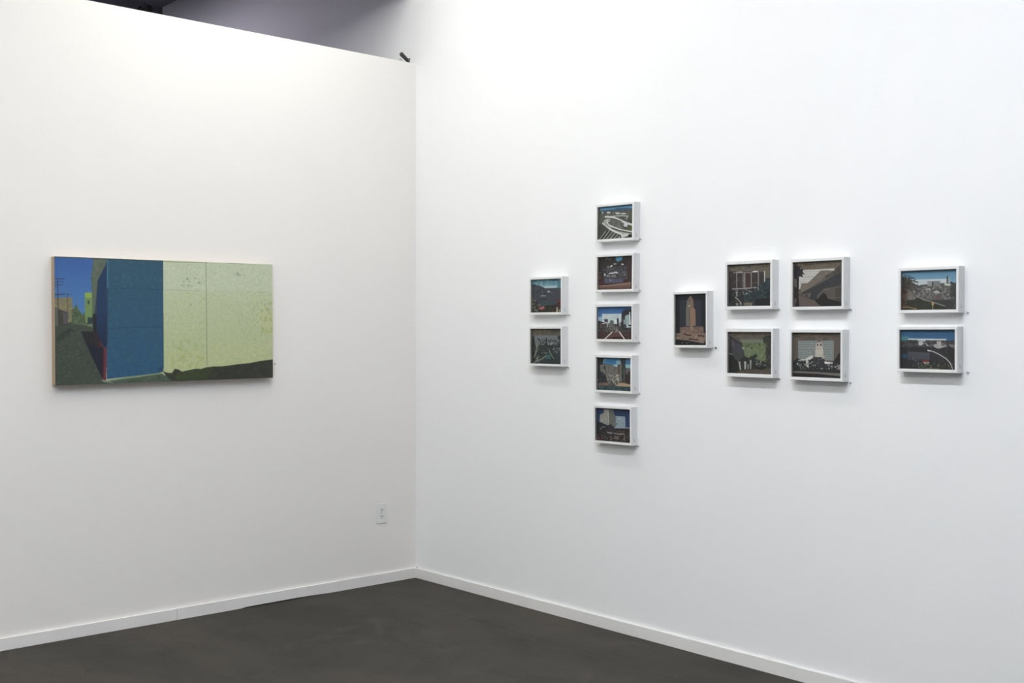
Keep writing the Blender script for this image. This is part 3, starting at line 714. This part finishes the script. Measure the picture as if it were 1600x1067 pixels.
  ["p","c3c2bd",[262,592,337,539,405,503,425,566,334,613,332,771,290,762,283,666]],
  ["p","b8b8b3",[120,619,186,594,269,595,255,625,124,633]],
  ["p","d5d4cf",[631,634,813,643,807,677,648,687]],
  ["s","c5c4bf,8d8d88,1f2022",150,29.5,[61,643,526,541,964,704,951,791,62,822]],
  ["p","30363a",[527,629,621,597,688,742,528,806]],
  ["s","2a2c2e,3a4044",40,40.3,[405,544,634,539,662,801,501,807]],
  ["p","2a2524",[859,591,898,503,937,444,1002,414,1003,659,872,634]],
  ["p","8a7f74",[905,706,957,689,964,798,912,799]],
  ["p","6e6862",[-28,862,501,865,1004,883,1004,936,501,902,-28,900]],
  ["p","242122",[-28,900,501,906,1004,945,1005,1034,-28,1027]],
  ["p","3a2622",[-25,615,34,688,34,823,-24,810]],
 ],
 'F1': [
  ["b","555454"],
  ["g","4a80a4","6c9cb6",[-48,-14,998,-10,999,348,690,303,-46,286]],
  ["p","b6c1c6",[176,235,464,237,795,237,801,342,464,340,464,380,258,380,188,280]],
  ["l","8fa0a8",5.6,[200,278,464,280]],
  ["l","8fa0a8",5.6,[258,319,464,317]],
  ["p","868a8c",[464,277,690,287,690,429,465,420]],
  ["p","6f7376",[566,289,690,290,690,397,567,408]],
  ["p","35373a",[544,299,566,301,569,416,546,415]],
  ["p","4a4d50",[333,367,464,356,465,412,339,415]],
  ["p","3b444c",[801,198,817,155,828,184,825,340,799,339]],
  ["p","9eaaa2",[828,215,850,235,854,357,826,356]],
  ["p","b4c0ae",[757,345,873,371,881,393,868,417,768,397]],
  ["p","2f363a",[867,311,911,328,912,360,868,358]],
  ["p","3c3f42",[884,359,999,332,1001,768,846,607]],
  ["p","5c5b5a",[293,397,757,408,868,420,869,749,294,733]],
  ["s","9b9a98,454445,7c7a78,6a5a60,2f2f30",230,29.2,[304,397,768,432,868,545,869,733,305,717]],
  ["p","a9a7a4",[578,535,679,539,680,586,567,566]],
  ["p","a3a19e",[431,466,510,457,522,486,431,498]],
  ["p","6a4a4a",[601,631,680,641,680,728,607,726]],
  ["s","38393a,4b4a4a",50,44.9,[846,388,966,378,968,736,847,701]],
  ["p","3a3a3b",[397,736,579,733,1001,737,1002,1017,804,966,511,786]],
  ["p","30352a",[96,727,271,684,420,736,557,811,781,919,782,997,74,985]],
  ["s","2a2e26,3a4032",40,49.4,[120,744,466,785,748,950,121,953]],
  ["p","706a64",[119,519,235,523,282,668,236,731,120,728]],
  ["s","4a4440,8a847c,35302c",60,29.2,[107,389,281,460,282,716,120,744]],
  ["l","85827c",14.6,[271,628,397,736,511,771,770,895]],
  ["l","55544f",7.9,[647,743,869,749,957,798]],
  ["l","6a6a68",6.7,[935,829,938,953]],
  ["p","46332c",[-16,417,125,422,107,518,75,678,76,969,-26,975,-28,513]],
  ["s","5d4234,2f2320,6a4a38",50,38.2,[-10,449,107,486,68,936,-8,935]],
  ["l","3a3733",20.2,[60,388,0,143]],
  ["l","3a3733",20.2,[60,388,65,114]],
  ["l","3a3733",20.2,[60,388,147,134]],
  ["l","3a3733",18.0,[60,388,118,197,234,194]],
  ["l","3a3733",20.2,[60,388,165,247,292,301]],
  ["l","34312d",18.0,[83,388,212,330,327,430]],
  ["l","3a3733",18.0,[84,421,223,394,282,556]],
  ["l","45413b",15.7,[95,453,177,489,236,651]],
  ["l","3a3733",18.0,[48,387,-23,238]],
  ["l","3a3733",18.0,[48,387,-17,158]],
  ["p","38342f",[-23,190,47,161,141,230,188,329,142,455,-16,481]],
  ["s","4d4a42,2a2724,5d5950",60,27.0,[-11,191,153,214,258,348,142,520,-10,482]],
  ["l","35322e",12.4,[60,307,26,128]],
  ["l","35322e",12.4,[60,307,100,115]],
  ["l","3a3733",13.5,[72,323,188,168]],
  ["l","35322e",13.5,[72,340,257,235]],
  ["l","3a3733",11.2,[83,356,304,365]],
  ["l","45413b",10.1,[95,421,316,526]],
  ["l","35322e",11.2,[36,306,-17,190]],
  ["l","6b675c",5.6,[95,389,258,299]],
  ["l","6b675c",5.6,[72,323,118,148]],
  ["l","6b675c",5.6,[84,453,212,586]],
  ["p","b8913f",[540,816,557,796,585,817,582,864,548,867]],
  ["l","b5ae8a",10.1,[560,864,562,993]],
  ["l","a0784a",13.5,[3,903,121,905,272,956]],
 ],
 'F2': [
  ["b","2c2d30"],
  ["g","2c6084","2d5c8e",[-44,-14,993,-4,993,300,824,284,799,233,150,234,8,297]],
  ["p","3f7d88",[15,182,150,181,144,279,15,288]],
  ["p","3d3c40",[8,292,124,279,176,261,479,277,677,285,836,301,921,266,993,283,993,437,8,448]],
  ["s","4a484a,2f2f33,5a5654",90,42.1,[21,297,553,285,677,441,21,448]],
  ["p","b3c0c8",[144,231,818,239,818,277,677,281,144,266]],
  ["p","a3b0b8",[315,269,454,277,454,300,315,297]],
  ["p","b0b0ae",[328,313,404,300,416,373,366,409,334,392]],
  ["p","8a8a8a",[416,286,504,390,516,421,454,373]],
  ["p","a3a09c",[652,299,726,293,732,379,787,439,677,484,597,424,609,368,652,372]],
  ["p","5b5050",[729,319,799,315,799,379,732,371]],
  ["p","8a8680",[720,388,824,379,818,439,751,440]],
  ["s","c0c0be,75736f",26,24.8,[328,322,824,319,799,439,341,409]],
  ["l","9a938a",12.4,[872,387,969,403]],
  ["l","8a8a84",9.9,[896,421,951,446,969,489]],
  ["s","24262a,34363a,3b3a3d",100,49.5,[21,448,969,454,969,950,34,944]],
  ["p","40434f",[144,552,529,573,529,755,144,761]],
  ["l","5a5d68",5.0,[150,588,522,599]],
  ["l","5a5d68",5.0,[150,632,523,634]],
  ["l","5a5d68",5.0,[150,685,523,682]],
  ["l","50535d",5.0,[150,729,523,729]],
  ["l","4a4c50",5.0,[824,284,824,714]],
  ["l","505256",5.0,[144,279,148,552]],
  ["p","26425e",[34,607,137,623,131,729,34,722]],
  ["s","55555a,2a2b30",40,29.7,[163,658,328,672,303,831,163,799]],
  ["p","323236",[529,442,702,475,836,714,848,885,554,755]],
  ["l","b5b5b1",14.9,[494,521,541,532,603,554,702,622,812,714,885,816,927,960]],
  ["l","d5d5d1",17.3,[498,526,535,533]],
  ["p","8a2f2c",[398,772,523,769,519,808,404,814]],
  ["p","a0a098",[416,814,523,811,504,860,429,859]],
  ["s","5d6a45,3a4a30,7d8a68,262824",90,27.2,[303,822,726,820,714,967,328,970]],
  ["s","8a8a70",14,19.8,[848,834,933,832,921,952,860,954]],
  ["s","4a4036,2b2a26",30,37.1,[726,716,836,748,836,955,726,958]],
  ["l","6a7050",12.4,[467,963,702,973]],
 ],
}
GEO = {'A1': (-1.1686, 1.6476, 0.248, 0.196, 0.2264, 0.1714, -0.12), 'A2': (-1.1672, 1.3871, 0.248, 0.205, 0.2282, 0.1812, 0.03), 'B1': (-1.654, 1.9925, 0.252, 0.184, 0.2309, 0.1584, -0.67), 'B2': (-1.6532, 1.7474, 0.252, 0.184, 0.2294, 0.1598, -0.56), 'B3': (-1.6504, 1.5054, 0.252, 0.184, 0.2309, 0.1574, -0.13), 'B4': (-1.6466, 1.2576, 0.252, 0.184, 0.2278, 0.1593, -0.01), 'B5': (-1.6413, 1.01, 0.252, 0.184, 0.2312, 0.1607, 0.52), 'C': (-2.1223, 1.5188, 0.199, 0.256, 0.1826, 0.2321, 0.33), 'D1': (-2.4455, 1.6659, 0.251, 0.211, 0.2272, 0.1823, -0.07), 'D2': (-2.4493, 1.3729, 0.251, 0.211, 0.2308, 0.1805, -0.12), 'E1': (-2.7871, 1.6606, 0.253, 0.211, 0.2327, 0.1857, -0.05), 'E2': (-2.7833, 1.3689, 0.253, 0.211, 0.2327, 0.1843, -0.11), 'F1': (-3.2742, 1.6232, 0.244, 0.174, 0.2241, 0.1501, -0.06), 'F2': (-3.2699, 1.3984, 0.244, 0.174, 0.2238, 0.1499, 0.24), 'M': (-1.5599, 1.5143, 1.148, 0.604, 1.148, 0.604, 0.3)}

SAT = (.97, .76)
PG = .95; PG2 = .93; TS = 1; REAR_LAMP = 950

# ------------------------------------------------------------------ the room
PT = 0.12                                       # partition thickness
struct('floor', box(-8, .15, -9.5, 4.6, -.1, 0), M_floor)
struct('wall_left', box(-8, 0, 0, PT, 0, 3.05, bevel=.002), M_wall)
struct('wall_right', box(0, .15, -9.5, 3.45, 0, 4.4), M_wall2)
struct('wall_header', box(-8, 0, .0, .15, HEADER_Z, 4.4), M_wall)
struct('wall_rear', box(-8.15, .15, 4.5, 4.6, 0, 4.2), M_backw)
struct('wall_front', box(-8.15, .15, -9.65, -9.5, 0, 4.4), M_far)
struct('wall_side', box(-8.15, -8, -9.5, 4.5, 0, 4.4), M_far)
struct('ceiling', box(-8.15, .15, -9.65, 0, 4.4, 4.5), M_ceil)
struct('ceiling_rear', box(-8.15, .15, .15, 4.6, 4.11, 4.2), M_dark)
struct('wall_rear_side', box(.0, .15, 3.452, 4.5, 0, 4.11), M_backw)

# baseboards: the left one is two lengths meeting at a visible joint, the nearer length a little off the floor
bm = bmesh.new(); bx(bm, -8, -1.5165, -.013, 0, 0, .058, bevel=.0015)
v = [(-1.5150, .0005), (-1.16, .0005), (-1.12, .005), (-.80, .006), (-.60, .0005), (0, .0005)]
for z_in in (0,):
    f0 = [bm.verts.new((x, -.013, z)) for x, z in v] + [bm.verts.new((0, -.013, .058)), bm.verts.new((-1.5150, -.013, .058))]
    f1 = [bm.verts.new((p.co.x, 0, p.co.z)) for p in f0]
    bm.faces.new(f0); bm.faces.new(f1[::-1]); n = len(f0)
    for i in range(n): bm.faces.new((f0[i], f1[i], f1[(i+1) % n], f0[(i+1) % n]))
struct('baseboard_left', bm, M_base)
struct('baseboard_right', box(-.013, 0, -9.5, -.013, 0, .058, bevel=.0015), M_base)
nick = obj('corner_gap', box(-.006, -.001, -.0145, -.0135, .056, .064), M_slot, bpy.data.objects['baseboard_right'])

# pale post and crumpled plastic in the dark space behind the partition
struct('trim_1', box(-.95, -.74, 4.38, 4.5, 0, 4.11), mat('pale_post_paint', (.5, .5, .52), .7, noise=(5, (.42, .42, .45), .5)))
rnd = random.Random(5); bm = bmesh.new()
px0, pz0 = -.12, 3.9
grid = [[bm.verts.new((px0 - i*.035 + rnd.uniform(-.014, .014), 3.40 + rnd.uniform(-.03, .035), pz0 + j*.035 + rnd.uniform(-.014, .014) + (.03 if (i*j) % 2 else 0) - i*.012)) for j in range(6)] for i in range(5)]
for i in range(4):
    for j in range(5):
        bm.faces.new((grid[i][j], grid[i+1][j], grid[i+1][j+1])); bm.faces.new((grid[i][j], grid[i+1][j+1], grid[i][j+1]))
bmesh.ops.solidify(bm, geom=bm.faces[:], thickness=.003)
# the duct strap it hangs on runs back to the wall end and up to the ceiling
tube(bm, [(-.02, 3.43, 3.98), (-.12, 3.40, 4.0), (-.16, 3.41, 4.06), (-.16, 3.42, 4.11)], .006, 6)
tag(obj('plastic_sheet', bm, M_crump), 'crumpled dark grey plastic sheet high at the end of the dim wall behind the partition', 'plastic sheet')

# ------------------------------------------------------------------ lamps above the frame
def ceiling_light(i, x, y, z, rot, L, col, st, label):
    t = empty('ceiling_light', (x, y, z), label, 'light', 'strip lights on the gallery ceiling', (0, 0, math.radians(rot)))
    h = bmesh.new(); bx(h, -L/2-.05, L/2+.05, -.11, .11, .03, .10, bevel=.008); obj('housing', h, M_house, t)
    d = bmesh.new(); bx(d, -L/2, L/2, -.08, .08, -.01, .03, bevel=.006); obj('diffuser', d, emit_mat('lamp_diffuser_%d' % i, col, st), t)
    for s in (-1, 1): obj('hanger', tube(bmesh.new(), [(s*L*.4, 0, .10), (s*L*.4, 0, 4.4-z)], .004, 8), M_steel, t)
    return t
LN = ['white strip light nearest the corner, above the column of five pictures', 'white strip light above the middle of the right wall',
      'white strip light above the far right end of the right wall', 'dimmer strip light above the right half of the alley painting',
      'warm bright strip light left of the alley painting', 'added cool strip light out over the gallery floor, farthest from both walls']
for i, a in enumerate(LAMPS): ceiling_light(i, *a, LN[i])
# cool lamp in the space behind the partition
t = empty('hanging_lamp', (-1.3, 2.75, 3.45), 'cool lamp hanging in the dim space behind the white partition', 'light')
obj('lamp_shade', tube(bmesh.new(), [(0, 0, .0), (0, 0, .02), (0, 0, .16)], .1, 20, radii=[.12, .11, .04]), M_house, t)
obj('bulb', tube(bmesh.new(), [(0, 0, -.06), (0, 0, -.03), (0, 0, .0)], .05, 12, radii=[.02, .05, .03]), emit_mat('bulb_glow', (.90, .85, 1.0), REAR_LAMP), t)
obj('cord', tube(bmesh.new(), [(0, 0, .16), (0, 0, .66)], .004, 8), M_black, t)

# ------------------------------------------------------------------ the large painting on the left wall
cx, cz, w, h, _, _, tl = GEO['M']; DP = .045
t = empty('alley_painting', (cx, 0, cz), 'wide unframed painting of a blue and pale green wall beside an alley', 'painting', rot=(0, -math.radians(tl), 0))
bm = box(-w/2, w/2, -DP+.0022, -.004, -h/2, h/2, bevel=.0008); obj('wood_panel', bm, M_wood, t)['label'] = 'bare pale wood side of the panel'
sheet('painted_surface', 'M', w, h, .0022, 620, 330, M_oil, t, -DP, 3, PG)
for s in (-1, 1): obj('hanging_cleat', box(s*.4-.03, s*.4+.03, -.0045, 0, .12, .16), M_steel, t)

# ------------------------------------------------------------------ fourteen small framed collages on the right wall
def moulding(W_, H_, w, h, D, back):
    bm = bmesh.new(); W2, H2, w2, h2 = W_/2, H_/2, w/2, h/2; b = .0012
    loops = [(W2, H2, 0.0), (W2, H2, -D+b), (W2-b, H2-b, -D), (w2+b, h2+b, -D), (w2, h2, -D+b), (w2, h2, back), (W2-.006, H2-.006, back), (W2-.006, H2-.006, 0.0)]
    rings = [[bm.verts.new((sx*a, y, sz*c)) for sx, sz in ((-1, -1), (1, -1), (1, 1), (-1, 1))] for a, c, y in loops]
    n = len(rings)
    for k in range(n):
        A, B = rings[k], rings[(k+1) % n]
        for j in range(4): bm.faces.new((A[j], A[(j+1) % 4], B[(j+1) % 4], B[j]))
    return bm
INFO = [
 ('A1', 'bay scene under teal clouds', 'upper of the leftmost pair'),
 ('A2', 'park under tan sky', 'lower of the leftmost pair'),
 ('B1', 'curving white freeway ramps', 'topmost in column of five'),
 ('B2', 'hanging blue globe', 'second from top in column of five'),
 ('B3', 'white rails and skyline', 'middle of column of five'),
 ('B4', 'tree trunk by green water', 'fourth down in column of five'),
 ('B5', 'pale tower on navy sky', 'bottom of column of five'),
 ('C', 'tan tower on black', 'the only upright one'),
 ('D1', 'dark tall window bays', 'upper left of block of four'),
 ('D2', 'green rectangle', 'lower left of block of four'),
 ('E1', 'palm and sweeping roof', 'upper right of block of four'),
 ('E2', 'white domed tower', 'lower right of block of four'),
 ('F1', 'palm tree and pale city', 'upper of far right pair'),
 ('F2', 'curved white line on dark hillside', 'lower of far right pair'),
]
REC = .012
PIN = {'A1': (-1.306, 1.548), 'A2': (-1.299, 1.281), 'B1': (-1.786, 1.906), 'B2': (-1.786, 1.661), 'B3': (-1.783, 1.412), 'B4': (-1.783, 1.169), 'B5': (-1.775, .917),
       'C': (-2.241, 1.392), 'D1': (-2.576, 1.56), 'D2': (-2.578, 1.266), 'E1': (-2.92, 1.556), 'E2': (-2.92, 1.26), 'F1': (-3.41, 1.537), 'F2': (-3.412, 1.316)}
def make_pin(loc, rotz, label, dark, group):
    t = empty('wall_pin', loc, label, 'pin', group, (0, 0, rotz))
    obj('pin_collar', tube(bmesh.new(), [(0, 0, 0), (0, -.004, 0)], .0045, 14), M_tag, t)
    obj('pin_head', tube(bmesh.new(), [(0, -.004, 0), (0, -.0085, 0), (0, -.010, 0)], .003, 12, radii=[.003, .0042, .003] if dark else [.0026, .0032, .002]), M_pindark if dark else M_pin, t)
    return t
for idx, (k, what, where) in enumerate(INFO):
    cy, cz, W_, H_, w, h, tl = GEO[k]
    t = empty('framed_picture', (0, cy, cz), 'white framed picture, %s, %s' % (what, where), 'picture', 'small framed pictures on the right wall', (0, 0, -math.pi/2))
    t.rotation_mode = 'XYZ'; t.rotation_euler = (math.radians(-TS*tl), 0, -math.pi/2)
    t.rotation_euler = (Matrix.Rotation(math.radians(-tl*TS), 4, 'X') @ Matrix.Rotation(-math.pi/2, 4, 'Z')).to_euler()
    obj('frame', moulding(W_, H_, w, h, DP, -DP+REC), M_frame, t)
    obj('backing_board', box(-w/2-.004, w/2+.004, -DP+REC+.002, -DP+REC+.004, -h/2-.004, h/2+.004), M_back, t)
    sp = bmesh.new(); r0 = [(w/2, h/2, -DP+.0025), (w/2-.0009, h/2-.0009, -DP+.0025), (w/2-.0009, h/2-.0009, -DP+REC), (w/2, h/2, -DP+REC)]  # thin grey ring lining the sides of the recess
    rg = [[sp.verts.new((sx*a_, y_, sz*c_)) for sx, sz in ((-1, -1), (1, -1), (1, 1), (-1, 1))] for a_, c_, y_ in r0]
    for q_ in range(4):
        for j in range(4): sp.faces.new((rg[q_][j], rg[q_][(j+1) % 4], rg[(q_+1) % 4][(j+1) % 4], rg[(q_+1) % 4][j]))
    obj('recess_lining', sp, M_lining, t)
    sheet('picture', k, w+.004, h+.004, .0015, 170, int(170*h/w), M_collage, t, -DP+REC, 11+idx, PG2)
    bm = bmesh.new(); r = random.Random(idx)
    z0 = -H_/2 + .022; y0 = -DP*.62
    for a, b_ in (((-.002, .013), (.004, .004)), ((.004, .004), (.008, -.004)), ((-.001, .002), (.003, -.004))):
        a = (a[0]+r.uniform(-.001, .001), a[1]+r.uniform(-.002, .002)); d = Vector((b_[0]-a[0], b_[1]-a[1])).normalized(); nx_, nz_ = -d.y*.0010, d.x*.0010
        q = [(W_/2+.0002, y0+a[0]+nx_, z0+a[1]+nz_), (W_/2+.0002, y0+a[0]-nx_, z0+a[1]-nz_), (W_/2+.0002, y0+b_[0]-nx_, z0+b_[1]-nz_), (W_/2+.0002, y0+b_[0]+nx_, z0+b_[1]+nz_)]
        o4 = [bm.verts.new(p) for p in q]; i4 = [bm.verts.new((p[0]-.0006, p[1], p[2])) for p in q]
        bm.faces.new(o4); bm.faces.new(i4[::-1])
        for j in range(4): bm.faces.new((o4[j], i4[j], i4[(j+1) % 4], o4[(j+1) % 4]))
    obj('pencil_mark', bm, M_pencil, t)
    make_pin((0, *PIN[k]), -math.pi/2, 'tiny %s wall pin right of picture with %s' % ('black' if k == 'C' else 'grey', what), k == 'C', 'small pins beside the pictures')
make_pin((-.948, 0, 1.289), 0, 'tiny dark pin in the left wall just right of the large alley painting', False, 'small pins beside the pictures')

# ------------------------------------------------------------------ wall outlet
t = empty('wall_outlet', (-.250, 0, .407), 'white duplex power outlet low on the left wall near the corner', 'outlet')
bm = box(-.035, .035, -.0055, 0, -.057, .057, bevel=.002); obj('cover_plate', bm, M_plate, t)
for s in (1, -1):
    zc = s*.0195
    bm = bmesh.new(); pts = []
    for a in range(0, 360, 12):
        x = .0172*math.cos(math.radians(a)); z = max(-.0125, min(.0125, .0172*math.sin(math.radians(a)))); pts.append((x, zc+z))
    f = [bm.verts.new((x, -.0075, z)) for x, z in pts]; g = [bm.verts.new((x, -.005, z)) for x, z in pts]
    bm.faces.new(f); n = len(f)
    for j in range(n): bm.faces.new((f[j], g[j], g[(j+1) % n], f[(j+1) % n]))
    r_ = obj('receptacle', bm, M_plate, t)
    for dx, hh in ((-.0064, .0095), (.0064, .0080)):
        obj('slot', box(dx-.0021, dx+.0021, -.0079, -.0070, zc+.003-hh/2, zc+.003+hh/2), M_slot, r_)
    obj('ground_hole', tube(bmesh.new(), [(0, -.0070, zc-.0072), (0, -.0079, zc-.0072)], .0029, 12), M_slot, r_)
obj('screw', tube(bmesh.new(), [(0, -.005, 0), (0, -.0065, 0)], .003, 12), M_steel, t)

# ------------------------------------------------------------------ small clamp on the partition's top edge
zt = 3.05
t = empty('spring_clamp', (-.05, .03, zt), 'small black clamp with a tilted handle on top of the partition at the corner', 'clamp')
a, b = Vector((-.036, 0, .049)), Vector((.010, 0, .018))
d = (b-a).normalized(); pts = [a - d*.0085, a - d*.007, a - d*.003, a, a.lerp(b, .5), b, b + d*.006]
obj('handle', tube(bmesh.new(), pts, .009, 18, radii=[.003, .008, .0115, .0125, .0118, .0105, .006]), M_black, t, True)
obj('rivet', tube(bmesh.new(), [(-.031, -.0135, .044), (-.031, -.0112, .044)], .0018, 10), M_steel, t)
bm = bmesh.new(); tube(bm, [(.006, 0, .024), (.012, 0, .012), (.017, 0, .0)], .006, 12, radii=[.008, .0115, .011]); obj('jaw', bm, M_black, t, True)
obj('thumb_lever', tube(bmesh.new(), [(.013, 0, .014), (.020, 0, .022), (.0245, 0, .031), (.026, 0, .034)], .004, 10, radii=[.0055, .005, .0045, .0025]), M_black, t, True)
obj('foot', box(-.018, .020, -.012, .012, 0, .005, bevel=.0015), M_black, t)
bm = bmesh.new(); ring = [(-.041+.0065*math.cos(x), .0, .0105+.0095*math.sin(x)) for x in [math.radians(v) for v in range(-80, 281, 20)]]
tube(bm, ring, .0017, 8); tube(bm, [(-.060, 0, .0015), (-.041, 0, .0012), (-.018, 0, .0018)], .0012, 8); obj('wire_loop', bm, M_steel, t)
